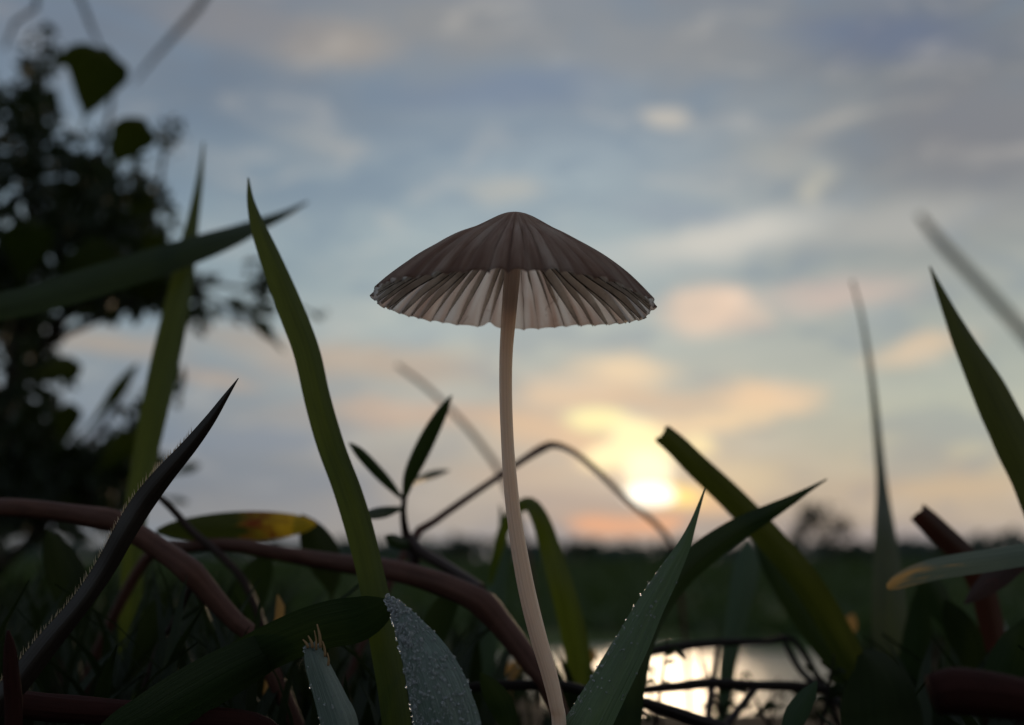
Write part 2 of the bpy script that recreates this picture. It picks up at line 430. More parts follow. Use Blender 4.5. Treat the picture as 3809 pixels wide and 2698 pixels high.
def leaf_cloud(pts, sizes, seed, asp=.5, fold=.2, droop=0.3):
    """diamond-folded leaf faces (4 verts + mid rib) at the points"""
    r = np.random.default_rng(seed); n = len(pts)
    pts = np.asarray(pts, float); sizes = np.asarray(sizes, float)
    d = r.normal(size=(n, 3)); d[:, 2] -= droop; d /= np.linalg.norm(d, axis=1)[:, None]
    s = np.cross(d, r.normal(size=(n, 3))); s /= np.linalg.norm(s, axis=1)[:, None]
    u = np.cross(d, s)
    L = sizes[:, None]; W = L * asp
    V = np.stack([pts - d * L * .5, pts - d * L * .1 + s * W * .5 + u * W * fold, pts + d * L * .22 + s * W * .38 + u * W * fold,
                  pts + d * L * .5, pts + d * L * .22 - s * W * .38 + u * W * fold, pts - d * L * .1 - s * W * .5 + u * W * fold], 1).reshape(-1, 3)
    F = []
    for i in range(n):
        b = 6 * i; F += [(b, b + 1, b + 2, b + 3), (b, b + 3, b + 4, b + 5)]
    uv = np.tile(np.array([[.5, 0], [1, .04], [.9, .07], [.5, .1], [.1, .07], [0, .04]]), (n, 1))
    return V, F, uv

def tube_mesh(name, P, seg=10, n=50, rough=0., seed=0, cap=True):
    """P rows: x y z radius"""
    S = spline(P, n); r = np.random.default_rng(seed)
    V = []; UV = []; F = []; ln = 0
    up = np.array([0.13, .2, 1.0]); prev = None
    for i in range(n):
        t = S[min(i + 1, n - 1), :3] - S[max(i - 1, 0), :3]; t /= max(np.linalg.norm(t), 1e-9)
        if prev is None:
            a = np.cross(t, up)
            if np.linalg.norm(a) < .1: a = np.cross(t, [0, 1, 0])
        else: a = prev - t * np.dot(prev, t)
        a /= np.linalg.norm(a); prev = a; b = np.cross(t, a)
        if i: ln += np.linalg.norm(S[i, :3] - S[i - 1, :3])
        for j in range(seg + 1):
            th = 2 * math.pi * j / seg
            rr = max(S[i, 3], 1e-5) * (1 + rough * mnoise.noise(Vector((math.cos(th) * 1.5, math.sin(th) * 1.5, ln * 18 + seed))))
            V.append(S[i, :3] + (a * math.cos(th) + b * math.sin(th)) * rr); UV.append((j / seg, ln))
    for i in range(n - 1):
        for j in range(seg):
            q = i * (seg + 1) + j; F.append((q, q + 1, q + seg + 2, q + seg + 1))
    if cap:
        for i in (0, n - 1):
            V.append(S[i, :3]); UV.append((.5, 0)); c = len(V) - 1
            for j in range(seg):
                q = i * (seg + 1) + j; F.append((c, q + 1, q) if i == 0 else (c, q, q + 1))
    return mesh(name, V, F, UV)

def blade_mesh(name, P, n=56, across=6, crease=.35, twist=0., wav=0., seed=0, cut=False):
    """P rows: x y z width [twist deg].  A creased leaf sheet of real width, turned by twist about its own line."""
    P = np.asarray(P, float)
    S = spline(P, n)
    V = []; UV = []; F = []; TIP = []; ln = 0
    tot = np.sum(np.linalg.norm(np.diff(S[:, :3], axis=0), axis=1))
    for i in range(n):
        t = S[min(i + 1, n - 1), :3] - S[max(i - 1, 0), :3]; t /= max(np.linalg.norm(t), 1e-9)
        view = S[i, :3] - np.array(CAM); view /= np.linalg.norm(view)
        s = np.cross(t, view); s /= max(np.linalg.norm(s), 1e-6); nn = np.cross(s, t)
        tw = R(twist + (S[i, 4] if S.shape[1] > 4 else 0))
        w = max(S[i, 3], 1e-5) / max(math.cos(tw), .35)
        s2 = s * math.cos(tw) + nn * math.sin(tw); n2 = np.cross(s2, t)
        if i: ln += np.linalg.norm(S[i, :3] - S[i - 1, :3])
        for j in range(across + 1):
            q = j / across * 2 - 1
            e = 1 + wav * mnoise.noise(Vector((ln * 22, 3.0 * (1 if q > 0 else -1) + seed, seed * .7)))
            off = s2 * (q * w * .5 * e) + n2 * (crease * w * .5 * (abs(q) ** 1.3 - .4))
            p = S[i, :3] + off
            if cut and i == 0: p = p + t * w * .18 * mnoise.noise(Vector((q * 5, seed, 0)))
            V.append(p); UV.append((j / across, ln)); TIP.append(1 - ln / tot)
    for i in range(n - 1):
        for j in range(across):
            a = i * (across + 1) + j; F.append((a, a + 1, a + across + 2, a + across + 1))
    return mesh(name, V, F, UV, attr={'tip': TIP})

def px_rows(pts, d=None):
    """rows (px, py, depth, width px [, twist]) -> world rows"""
    out = []
    for p in pts:
        w = at(p[0], p[1], p[2]); out.append((*w, wpx(p[3], p[2]), *(p[4:5])))
    return out
def rooted(rows, end=-1, sink=.02, spread=.35):
    """carry the last (or first) point on down into the ground"""
    rows = [list(r) for r in rows]
    a, b = (rows[-2], rows[-1]) if end == -1 else (rows[1], rows[0])
    t = Vector(b[:3]) - Vector(a[:3]); t.normalize()
    z0 = b[2]; gz = ground(b[0], b[1]) - sink
    h = z0 - gz
    if h <= 0.004: return rows
    dx = max(min(t.x / max(-t.z, .35), 1.2), -1.2) * h * spread; dy = max(min(t.y / max(-t.z, .35), .8), -.8) * h * spread
    e = list(b); e[0] += dx; e[1] += dy; e[2] = ground(b[0] + dx, b[1] + dy) - sink; e[3] *= .8
    m = [(u + v) / 2 for u, v in zip(b, e)]; m[0] += dx * .15
    if end == -1: rows += [m, e]
    else: rows = [e, m] + rows
    return rows
def blade(name, label, cat, pts, mat, group=None, root=True, parent=None, **k):
    rows = px_rows(pts)
    if root: rows = rooted(rows, sink=k.pop('sink', .02))
    else: k.pop('sink', None)
    if parent is None and cat == GB:       # a grass plant that shows one blade
        low = min(rows, key=lambda r: r[2])
        parent = tag(empty('grass_plant', low[:3]), label, cat, group); name = 'blade'
        return link(name, blade_mesh(name, rows, **k), M[mat], parent)
    o = link(name, blade_mesh(name, rows, **k), M[mat] if isinstance(mat, str) else mat, parent)
    if parent is None: tag(o, label, cat, group)
    return o
def tube(name, label, cat, pts, mat, root=None, parent=None, group=None, **k):
    rows = [list(r) for r in px_rows(pts)]
    for r in rows: r[3] *= .5
    if root in ('end', 'both'): rows = rooted(rows, -1)
    if root in ('start', 'both'): rows = rooted(rows, 0)
    o = link(name, tube_mesh(name, [r[:4] for r in rows], **k), M[mat], parent)
    if parent is None: tag(o, label, cat, group)
    return o

# ------------------------------------------------------------------ the mushroom
def mushroom():
    D = FOCUS
    Rc = wpx(316, D)
    base = at(1258, 1700, D)
    stem_px = [(1153, 486, D + .003, 26), (1150, 560, D, 34), (1146, 620, D, 36), (1138, 720, D, 33), (1133, 800, D, 30), (1133, 900, D, 29), (1137, 1000, D, 29),
               (1143, 1080, D, 31), (1150, 1150, D, 33), (1163, 1235, D, 36), (1181, 1330, D, 38), (1205, 1425, D, 38), (1230, 1510, D, 36), (1246, 1580, D, 33), (1253, 1640, D, 33)]
    rows = [list(r) for r in px_rows(stem_px)]
    for r in rows: r[3] *= .5
    e = list(rows[-1]); e[0] += .004; e[2] = ground(e[0], e[1]) - .02; e[3] *= 1.15; rows.append(e)
    root = empty('mushroom', (e[0], e[1], ground(e[0], e[1])))
    tag(root, 'slender mushroom with brown pleated umbrella cap on a long pale curved stem', 'mushroom')
    t = NT('mushroom_stem')
    uv = t.node('ShaderNodeTexCoord').outputs['UV']
    fib = t.noise(uv, 1, 3, .6, (26, 2.2, 1)); bl = t.noise(uv, 1, 4, .6, (3, 12, 1))
    c = t.mix(t.ramp(fib, .35, .65), (.53, .40, .32), (.68, .54, .45)); c = t.mix(t.ramp(bl, .45, .7, 0, .35), c, (.52, .38, .29))
    bmp = t.node('ShaderNodeBump', {'Height': fib, 'Strength': .35, 'Distance': .002}).outputs[0]
    p = t.node('ShaderNodeBsdfPrincipled', {'Base Color': c, 'Roughness': .5, 'Specular IOR Level': .35, 'Normal': bmp,
               'Subsurface Weight': 1.0, 'Subsurface Radius': (1.0, .82, .70), 'Subsurface Scale': .034})
    st = link('stem', tube_mesh('stem', [r[:4] for r in rows], 20, 110, .05, 3), t.done(p.outputs[0]), root)

    N = 50
    r_ = random.Random(11)
    ph = [(i + r_.uniform(-.22, .22)) / N * 2 * math.pi for i in range(N)]        # furrow lines
    lobe = [r_.uniform(-1, 1) for _ in range(N)]
    prof = [(0, 0), (.07, .012), (.15, .046), (.32, .150), (.51, .262), (.66, .358), (.80, .462), (.90, .552), (1.0, .655)]
    pr = np.array(prof)
    def drop(u): return float(np.interp(u, fu, fd))
    fs = spline(np.c_[pr, np.zeros(len(pr))], 200); fu, fd = fs[:, 0], fs[:, 1]
    def local(th):                         # which pleat, position 0..1 within it
        for i in range(N):
            a = ph[i]; b = ph[(i + 1) % N] + (2 * math.pi if i == N - 1 else 0)
            t_ = th if th >= ph[0] else th + 2 * math.pi
            if a <= t_ < b: return i, (t_ - a) / (b - a)
        return 0, 0
    NT_, NR = N * 10, 44
    ths = []
    for i in range(N):
        a = ph[i]; b = ph[(i + 1) % N] + (2 * math.pi if i == N - 1 else 0)
        for k in range(10): ths.append((i, k / 10, a + (b - a) * k / 10))
    def surf(i, f, th, u, inner):
        arch = math.sin(math.pi * f) ** .7                       # rounded rib between two furrows
        amp = Rc * (.034 * sstep(.05 + .09 * (1 + lobe[i]), .55, u) - .018 * sstep(.65, 1, u)) * (1 + .45 * lobe[i])
        li = lobe[i] * arch
        Rm = 1 + .024 * li + .020 * (arch - .6) + .02 * mnoise.noise(Vector((math.cos(th) * 2, math.sin(th) * 2, 5))) + .006 * mnoise.noise(Vector((math.cos(th) * 22, math.sin(th) * 22, 1)))
        rr = Rc * u * (1 + (Rm - 1) * sstep(.7, 1, u))
        z = -Rc * drop(u) + amp * (arch - .5) - Rc * .03 * sstep(.8, 1, u) * mnoise.noise(Vector((math.cos(th) * 1.7, math.sin(th) * 1.7, 9)))
        z += Rc * .007 * mnoise.noise(Vector((rr * math.cos(th) * 30, rr * math.sin(th) * 30, 2)))
        # the folded notch in the far rim beside the stem
        dth = math.atan2(math.sin(th - R(101)), math.cos(th - R(101)))
        z += Rc * .045 * math.exp(-(dth / .035) ** 2) * sstep(.8, 1, u)
        if inner:
            tk = Rc * (.05 * (1 - sstep(.0, .5, u)) + .016 * (1 - u) + .006)
            z -= tk; rr -= tk * .35 * u
        return Vector((rr * math.cos(th), rr * math.sin(th), z + Rc * .655))
    us = [max(.004, (k / NR) ** .85) for k in range(NR + 1)]
    V = []; F = []; UV = []; mi = []
    nt = len(ths)
    for inner in (0, 1):
        for u in us:
            for (i, f, th) in ths: V.append(surf(i, f, th, u, inner)); UV.append((th / (2 * math.pi), u))
    off = nt * (NR + 1)
    for k in range(NR):
        for j in range(nt):
            a = k * nt + j; b = k * nt + (j + 1) % nt
            F.append((a, a + nt, b + nt, b)); mi.append(0)
            F.append((off + a, off + b, off + b + nt, off + a + nt)); mi.append(1)
    for j in range(nt):
        a = NR * nt + j; b = NR * nt + (j + 1) % nt
        F.append((a, off + a, off + b, b)); mi.append(0)
    for s, base_i in ((0, 0), (1, off)):
        V.append(surf(0, 0, 0, 0.0, s)); UV.append((0, 0)); c_ = len(V) - 1
        for j in range(nt):
            F.append((c_, base_i + j, base_i + (j + 1) % nt) if s == 0 else (c_, base_i + (j + 1) % nt, base_i + j)); mi.append(s)
    me = mesh('cap', V, F, UV)
    # skin
    t = NT('cap_skin')
    tc_ = t.node('ShaderNodeTexCoord'); uv = tc_.outputs['UV']; ob = tc_.outputs['Object']
    u = t.node('ShaderNodeSeparateXYZ', {0: uv}).outputs[1]
    n1 = t.noise(ob, 45, 5, .6); n2 = t.noise(ob, 260, 3, .6); n3 = t.noise(ob, 14, 4, .6)
    c = t.mix(t.ramp(n3, .3, .7), (.24, .078, .054), (.23, .115, .108))
    rad = t.noise(uv, 1, 3, .6, (64, 1.3, 1))
    c = t.mix(t.ramp(rad, .38, .62, 0, .85), c, (.085, .028, .018))
    c = t.mix(t.ramp(rad, .6, .72, 0, .5), c, (.26, .21, .22))
    c = t.mix(t.ramp(n1, .35, .7, 0, .45), c, (.085, .05, .04))
    c = t.mix(t.ramp(u, .0, .22, .8, 0), c, (.16, .06, .035))          # reddish disc at the top
    c = t.mix(t.ramp(n2, .3, .7, 0, .35), c, (.22, .17, .16))
    bmp = t.node('ShaderNodeBump', {'Height': n2, 'Strength': .3, 'Distance': .001}).outputs[0]
    p = t.node('ShaderNodeBsdfPrincipled', {'Base Color': c, 'Roughness': .6, 'Specular IOR Level': .25, 'Sheen Weight': .15, 'Normal': bmp})
    tl = t.node('ShaderNodeBsdfTranslucent', {'Color': t.mix(t.ramp(rad, .36, .64), (.98, .91, .85), (.60, .41, .33))})
    skin = t.done(t.node('ShaderNodeMixShader', {0: .72, 1: p.outputs[0], 2: tl.outputs[0]}).outputs[0])
    t = NT('cap_flesh')
    ob = t.node('ShaderNodeTexCoord').outputs['Object']
    n1 = t.noise(ob, 70, 5, .6)
    c = t.mix(t.ramp(n1, .4, .7), (.80, .79, .75), (.60, .56, .50))
    bl = t.noise(ob, 32, 5, .7, None, .6)
    spo = t.ramp(bl, .60, .70, 0, .75)
    c = t.mix(spo, c, (.10, .075, .06)); trc = t.mix(spo, (.97, .98, .96), (.35, .28, .22))
    d = t.node('ShaderNodeBsdfDiffuse', {'Color': c}); tl = t.node('ShaderNodeBsdfTranslucent', {'Color': trc})
    flesh = t.done(t.node('ShaderNodeMixShader', {0: .8, 1: d.outputs[0], 2: tl.outputs[0]}).outputs[0])
    me.materials.append(skin); me.materials.append(flesh)
    me.polygons.foreach_set('material_index', mi)
    cap = bpy.data.objects.new('cap', me); col.objects.link(cap); cap.parent = root
    cc_ = at(1150, 678, D)
    cap.matrix_parent_inverse = Matrix.Translation(-Vector(root.location))
    cap.location = cc_; cap.rotation_euler = (R(0.8), R(1.9), 0)
    # gills: a radial lamella under every furrow and a shorter one between some of them
    t = NT('gill')
    tcn = t.node('ShaderNodeTexCoord'); uv = tcn.outputs['UV']; ob = tcn.outputs['Object']
    pos = t.node('ShaderNodeNewGeometry').outputs['Position']
    sx = t.node('ShaderNodeSeparateXYZ', {0: uv})
    n1 = t.noise(pos, 60, 5, .65); n2 = t.noise(pos, 22, 4, .6)
    c = t.mix(t.ramp(n1, .35, .66), (.86, .82, .75), (.56, .47, .39))
    c = t.mix(t.ramp(n2, .54, .68, 0, .8), c, (.05, .036, .028))
    edge = t.ramp(sx.outputs[1], .84, .93)
    c = t.mix(edge, c, (.02, .014, .011))
    d = t.node('ShaderNodeBsdfDiffuse', {'Color': c}); tl = t.node('ShaderNodeBsdfTranslucent', {'Color': t.mix(.5, c, (.92, .88, .82))})
    gm = t.done(t.node('ShaderNodeMixShader', {0: t.ramp(edge, 0, 1, .75, .05), 1: d.outputs[0], 2: tl.outputs[0]}).outputs[0])
    for i in range(N):
        th = ph[i]
        short = False
        V = []; F = []; UV = []
        nr, nd = 26, 5
        lean = r_.uniform(-.3, .3); dep = r_.uniform(.055, .09)
        for k in range(nr + 1):
            u = .13 + (.985 - .13) * k / nr
            top = surf(i, 0.0, th, u, 1)
            h = Rc * dep * (math.sin(math.pi * min(max((u - .06) / .98, 0), 1) ** .85) ** .75 + .05)
            for m_ in range(nd + 1):
                q = m_ / nd
                wv = Rc * .012 * mnoise.noise(Vector((u * 5, i * 3.1, q)))
                side = (lean * h * q + wv * q)
                p_ = Vector((top.x - math.sin(th) * side - math.cos(th) * h * q * .35, top.y + math.cos(th) * side - math.sin(th) * h * q * .35, top.z - h * q + Rc * .004))
                V.append(p_); UV.append((u, q))
        for k in range(nr):
            for m_ in range(nd):
                a = k * (nd + 1) + m_; F.append((a, a + 1, a + nd + 2, a + nd + 1))
        g = bpy.data.objects.new('gill', mesh('gill', V, F, UV)); g.data.materials.append(gm)
        col.objects.link(g); g.parent = cap
    return root
mushroom()

# ------------------------------------------------------------------ grass blades and leaves near the mushroom
blade('grass_blade', 'tall upright green blade leaning across the shrub, sharp tip, left of the mushroom', GB,
      [(556, 398, .90, 3), (562, 450, .89, 17), (580, 510, .88, 34), (612, 590, .87, 50), (652, 690, .86, 58), (688, 785, .85, 60), (712, 890, .84, 60), (743, 1000, .83, 60),
       (783, 1105, .82, 62), (818, 1225, .81, 62), (845, 1345, .80, 62), (868, 1470, .79, 64), (890, 1620, .78, 66)], 'blade', crease=.45, twist=14, wav=.05, seed=1, n=80)
sp = blade('grass_blade', 'dark brown spear-like blade with bristly edge slanting over the reddish stem', GB,
      [(534, 847, .745, 2), (505, 890, .745, 13), (470, 942, .745, 24), (425, 1000, .745, 34), (370, 1065, .745, 44), (320, 1130, .745, 50), (280, 1195, .742, 50), (235, 1275, .74, 46), (180, 1355, .735, 46), (110, 1440, .73, 52), (40, 1530, .725, 56), (-30, 1610, .72, 58)],
      'spike', crease=.6, twist=12, wav=.05, seed=2, n=90)
blade('grass_blade', 'broad dark blade lying almost level across the shrub, fine tip pointing right', GB,
      [(690, 452, 1.52, 4), (640, 478, 1.46, 16), (580, 503, 1.40, 30), (520, 528, 1.35, 46), (440, 556, 1.3, 60), (330, 592, 1.25, 68), (200, 632, 1.2, 70), (80, 668, 1.15, 66), (-60, 705, 1.1, 60), (-200, 800, 1.1, 60)], 'blade_dark', crease=.3, twist=-15, seed=3)
blade('grass_blade', 'blurred green blade rising steeply behind the level dark blade', GB,
      [(456, 318, 1.42, 3), (448, 400, 1.40, 14), (434, 490, 1.36, 26), (418, 580, 1.32, 42), (398, 690, 1.28, 56), (374, 800, 1.25, 62), (350, 910, 1.22, 60), (325, 1030, 1.2, 54), (308, 1130, 1.18, 50), (300, 1250, 1.16, 50)], 'blade', crease=.3, twist=20, seed=4)
blade('grass_blade', 'broad olive blade with tapered tip curving out by the right-hand water edge', GB,
      [(2082, 596, 1.02, 3), (2105, 650, 1.01, 18), (2135, 715, 1.0, 34), (2165, 775, .99, 50), (2205, 850, .98, 68), (2250, 940, .97, 82), (2300, 1040, .96, 90), (2350, 1150, .95, 92), (2390, 1280, .95, 92), (2410, 1420, .95, 90)], 'blade_olive', crease=.4, twist=18, wav=.08, seed=5)
blade('grass_blade', 'pale faint blade tip, strongly out of focus, above the broad olive blade', GB,
      [(2058, 480, .375, 12), (2100, 535, .37, 20), (2160, 600, .365, 22), (2230, 675, .36, 24), (2310, 765, .36, 26), (2420, 900, .36, 38), (2500, 1100, .36, 38)], 'faint', crease=.2, twist=10, seed=6)
blade('grass_blade', 'thin upright needle-like blade rising behind the pale orange-tipped blade', GB,
      [(1908, 628, 1.9, 5), (1928, 700, 1.95, 7), (1944, 790, 1.9, 10), (1956, 880, 1.8, 13), (1966, 980, 1.7, 17), (1975, 1080, 1.55, 24), (1982, 1170, 1.4, 42), (1988, 1260, 1.32, 60), (1994, 1370, 1.25, 78), (2000, 1500, 1.2, 84)], 'blade_olive', crease=.35, twist=15, seed=7)
blade('grass_blade', 'cut-off blade with square end pointing at the sun glow', GB,
      [(1482, 972, 1.06, 46), (1515, 1000, 1.06, 50), (1560, 1045, 1.06, 54), (1640, 1120, 1.07, 58), (1720, 1205, 1.07, 62), (1800, 1300, 1.07, 66), (1860, 1395, 1.08, 66), (1905, 1480, 1.08, 64), (1955, 1570, 1.08, 60)], 'blade_olive', crease=.4, twist=-12, seed=8, cut=True)
blade('grass_blade', 'green blade crossing over the square-cut blade, tip pointing right', GB,
      [(1852, 1073, .96, 3), (1810, 1098, .955, 12), (1765, 1125, .95, 24), (1710, 1156, .945, 40), (1640, 1196, .94, 54), (1560, 1254, .93, 62), (1500, 1316, .92, 64), (1450, 1400, .90, 66), (1420, 1500, .88, 66), (1405, 1620, .87, 66)], 'blade_dark', crease=.45, twist=16, seed=9)
dewb = blade('grass_blade', 'dewy blue-green blade with beaded edge right of the stem foot', GB,
      [(1579, 1092, .80, 3), (1566, 1130, .797, 8), (1550, 1175, .793, 16), (1530, 1222, .79, 30), (1495, 1285, .783, 48), (1455, 1355, .775, 62), (1412, 1440, .765, 76), (1367, 1522, .755, 88), (1322, 1604, .745, 98), (1290, 1670, .74, 102)], 'dew_blade', crease=.55, twist=-14, wav=.03, seed=10, n=80)
folded = empty('grass_plant', at(960, 1700, .70))
tag(folded, 'wide blade arched over, its drooping end covered in fine dew', GB)
blade('blade_base', None, None, [(872, 1345, .735, 10), (850, 1362, .738, 66), (800, 1388, .745, 100), (730, 1404, .755, 104), (660, 1428, .765, 100), (560, 1476, .775, 98), (440, 1548, .78, 96), (320, 1625, .78, 90)], 'blade_dark', parent=folded, crease=.25, twist=22, wav=.05, seed=11, root=True)
dewf = blade('blade_tip', None, None, [(866, 1338, .732, 12), (890, 1370, .722, 40), (914, 1412, .712, 70), (940, 1462, .704, 100), (965, 1520, .698, 124), (985, 1580, .694, 140), (1000, 1650, .692, 150)], 'dew_grey', parent=folded, crease=.45, twist=-20, wav=.05, seed=12, root=True, n=70)
blade('broad_leaf', 'large dark olive leaf spreading low in front of the fallen reddish stem', 'leaf',
      [(694, 1436, .80, 6), (660, 1440, .79, 50), (600, 1465, .775, 86), (520, 1505, .76, 108), (430, 1556, .745, 116), (340, 1610, .73, 110), (250, 1670, .72, 90)], 'blade_dark', crease=.3, twist=25, seed=13)
stump = empty('broken_stalk', at(760, 1720, .72))
tag(stump, 'broken blue-grey grass stalk with torn fibrous top, beside the arched dewy blade', 'stalk')
blade('sheath', None, None, [(694, 1440, .722, 28), (710, 1478, .72, 52), (730, 1530, .718, 66), (748, 1580, .716, 74), (765, 1640, .714, 80)], 'dew_grey', parent=stump, crease=.7, twist=10, wav=.16, seed=14, cut=True)
for k, (x0, y0, x1, y1, w) in enumerate([(718, 1450, 710, 1398, 9), (700, 1450, 690, 1424, 8), (708, 1455, 704, 1412, 6), (728, 1470, 722, 1436, 7), (690, 1450, 678, 1432, 7), (735, 1490, 733, 1462, 6)]):
    tube('torn_fibre', None, None, [(x0, y0, .719, w), ((x0 + x1) / 2 + 2, (y0 + y1) / 2, .718, w * .8), (x1, y1, .718, w * .35)], 'fiber', parent=stump, seg=6, n=8)
blade('grass_blade', 'green blade bent over at its top right behind the mushroom stem', GB,
      [(1098, 1310, 1.22, 8), (1112, 1240, 1.2, 22), (1130, 1180, 1.18, 26), (1155, 1142, 1.16, 26), (1185, 1128, 1.14, 32), (1210, 1160, 1.13, 40), (1234, 1230, 1.13, 48), (1258, 1310, 1.12, 54), (1282, 1400, 1.12, 58), (1300, 1500, 1.12, 58)], 'blade', crease=.35, twist=15, seed=15)
blade('grass_blade', 'dark blade standing close to the bent-over blade, mostly hidden by the stem', GB,
      [(1120, 1130, 1.3, 3), (1125, 1190, 1.29, 20), (1120, 1260, 1.28, 34), (1108, 1340, 1.27, 44), (1092, 1430, 1.26, 48), (1080, 1530, 1.25, 48)], 'blade_blue', crease=.35, twist=-20, seed=16)
blade('grass_blade', 'dusky blue-green blade standing upright below the crossing blades', GB,
      [(1672, 1205, 1.32, 6), (1676, 1245, 1.31, 48), (1670, 1290, 1.3, 60), (1660, 1340, 1.29, 54), (1648, 1400, 1.28, 46), (1636, 1460, 1.27, 40), (1624, 1540, 1.26, 34)], 'blade_blue', crease=.3, twist=18, seed=17)
blade('grass_blade', 'dark blade slanting beneath the square-cut blade', GB,
      [(1690, 1200, 1.2, 4), (1715, 1255, 1.19, 32), (1760, 1330, 1.18, 46), (1815, 1410, 1.17, 52), (1870, 1480, 1.16, 54), (1930, 1560, 1.15, 54)], 'blade_dark', crease=.35, twist=-15, seed=18)
blade('grass_blade', 'pale grey-green blade with dried orange tip lying to the right', GB,
      [(1986, 1314, .93, 12), (2004, 1304, .925, 30), (2040, 1288, .92, 42), (2090, 1273, .91, 48), (2150, 1262, .90, 50), (2220, 1252, .89, 50), (2300, 1240, .88, 50), (2400, 1240, .87, 52), (2480, 1300, .86, 52)], 'pale', crease=.3, twist=28, seed=19)
blade('cut_stalk', 'reddish brown cut stub with a red band, above the pale orange-tipped blade', 'stalk',
      [(2056, 1146, 1.1, 44), (2080, 1168, 1.1, 50), (2112, 1198, 1.1, 52), (2150, 1235, 1.1, 54), (2190, 1290, 1.1, 54), (2215, 1370, 1.1, 54)], 'redcut', crease=.5, twist=10, seed=20, cut=True)
blade('grass_blade', 'dark upright blade beside the needle-like blade', GB,
      [(2058, 1300, 1.15, 4), (2062, 1350, 1.15, 40), (2056, 1420, 1.15, 60), (2046, 1500, 1.15, 66), (2040, 1600, 1.15, 66)], 'blade_dark', crease=.3, twist=12, seed=21)
blade('broad_leaf', 'reddish leaf hanging beneath the pale orange-tipped blade', 'leaf',
      [(2160, 1352, .98, 4), (2190, 1326, .98, 36), (2230, 1292, .98, 52), (2268, 1262, .98, 50), (2310, 1240, .98, 40), (2380, 1260, .98, 30)], 'redcut', crease=.25, twist=20, seed=22)
blade('broad_leaf', 'black-green leaf hump standing before the water at its right shore', 'leaf',
      [(1930, 1462, .60, 24), (1950, 1490, .60, 90), (1964, 1530, .60, 140), (1972, 1580, .60, 170), (1980, 1640, .60, 180)], 'under', crease=.4, twist=10, seed=23)
tube('cut_stalk', 'thick dark red stalk lying at the foot of the black-green leaf hump', 'stalk', [(2090, 1556, .58, 90), (2130, 1548, .58, 104), (2190, 1552, .58, 104), (2280, 1566, .58, 96), (2420, 1600, .58, 90)], 'deepred', root='end', seg=14)
blade('broad_leaf', 'yellowing leaf with brown blotch lying level above the fallen stems', 'leaf',
      [(708, 1172, 1.10, 4), (690, 1174, 1.10, 28), (650, 1176, 1.10, 50), (590, 1178, 1.10, 64), (520, 1180, 1.09, 66), (450, 1184, 1.08, 58), (390, 1186, 1.07, 36), (350, 1190, 1.06, 10)], 'yellowleaf', root=False, crease=.2, twist=8, seed=24)
tube('leaf_stalk', 'thin purple stalk of the yellowing leaf rising from the reddish stem', 'stalk', [(352, 1108, 1.05, 14), (390, 1145, 1.06, 16), (430, 1190, 1.06, 18), (500, 1250, 1.05, 18), (560, 1330, 1.04, 18)], 'darkstem', root='end')

# ------------------------------------------------------------------ stems, twigs, seedling
tube('fallen_stem', 'thick reddish jointed stem sagging down behind the bristly spear', 'stem',
     [(-260, 1180, .98, 40), (-120, 1140, .97, 42), (0, 1136, .955, 42), (100, 1143, .95, 44), (190, 1155, .94, 46), (240, 1164, .935, 54), (262, 1170, .935, 50), (320, 1204, .93, 48), (390, 1252, .92, 50), (430, 1284, .915, 58), (448, 1302, .915, 52), (490, 1352, .91, 44), (535, 1400, .905, 42), (575, 1440, .90, 40)], 'redstem', root='both', rough=.12, seg=14, n=90, seed=5)
tube('fallen_stem', 'dark reddish stem arching down to the mushroom foot', 'stem',
     [(330, 1250, 1.10, 26), (430, 1224, 1.08, 28), (530, 1222, 1.06, 31), (600, 1234, 1.05, 34), (700, 1252, 1.04, 38), (800, 1266, 1.02, 42), (870, 1276, 1.0, 48), (960, 1298, .98, 50), (1050, 1334, .96, 56), (1085, 1356, .955, 62), (1120, 1396, .95, 54), (1160, 1446, .94, 50), (1200, 1500, .93, 46), (1235, 1550, .92, 44)], 'redstem', root='both', rough=.12, seg=14, n=90, seed=6)
tube('fallen_stem', 'thin dark stem running down from the seedling joint', 'stem', [(918, 1212, 1.1, 34), (935, 1232, 1.09, 32), (980, 1258, 1.06, 26), (1030, 1288, 1.03, 26), (1075, 1322, 1.0, 30)], 'darkstem', root=None, rough=.15, seed=7)
tube('fallen_stem', 'deep red stem lying along the ground under the large olive leaf', 'stem', [(-160, 1560, .78, 60), (0, 1572, .775, 60), (120, 1584, .77, 62), (260, 1596, .765, 60), (420, 1610, .76, 58), (600, 1640, .755, 56)], 'deepred', root='both', rough=.1, seg=14)
tube('stalk', 'slender brown stalk arching over like a hoop in front of the sun', 'stalk',
     [(918, 1218, 1.13, 20), (970, 1170, 1.16, 17), (1040, 1120, 1.2, 16), (1110, 1072, 1.24, 15), (1175, 1028, 1.28, 16), (1214, 1004, 1.31, 20), (1240, 996, 1.33, 16), (1280, 1010, 1.38, 13), (1330, 1048, 1.45, 13), (1380, 1096, 1.52, 13), (1430, 1142, 1.58, 12), (1475, 1180, 1.62, 12), (1505, 1222, 1.66, 10), (1520, 1300, 1.68, 10)], 'redstem', root='both', n=80, seed=8)
tube('stalk', 'very faint pinkish stalk slanting up behind the mushroom stem', 'stalk', [(890, 818, 2.6, 8), (960, 872, 2.55, 10), (1030, 940, 2.5, 11), (1080, 1000, 2.45, 12), (1125, 1070, 2.4, 13), (1170, 1200, 2.35, 14)], 'redstem', root='end', n=40)
sd_ = empty('seedling', at(915, 1215, 1.1)); tag(sd_, 'small dark seedling with narrow leaves at the joint of the hoop stalk', 'seedling')
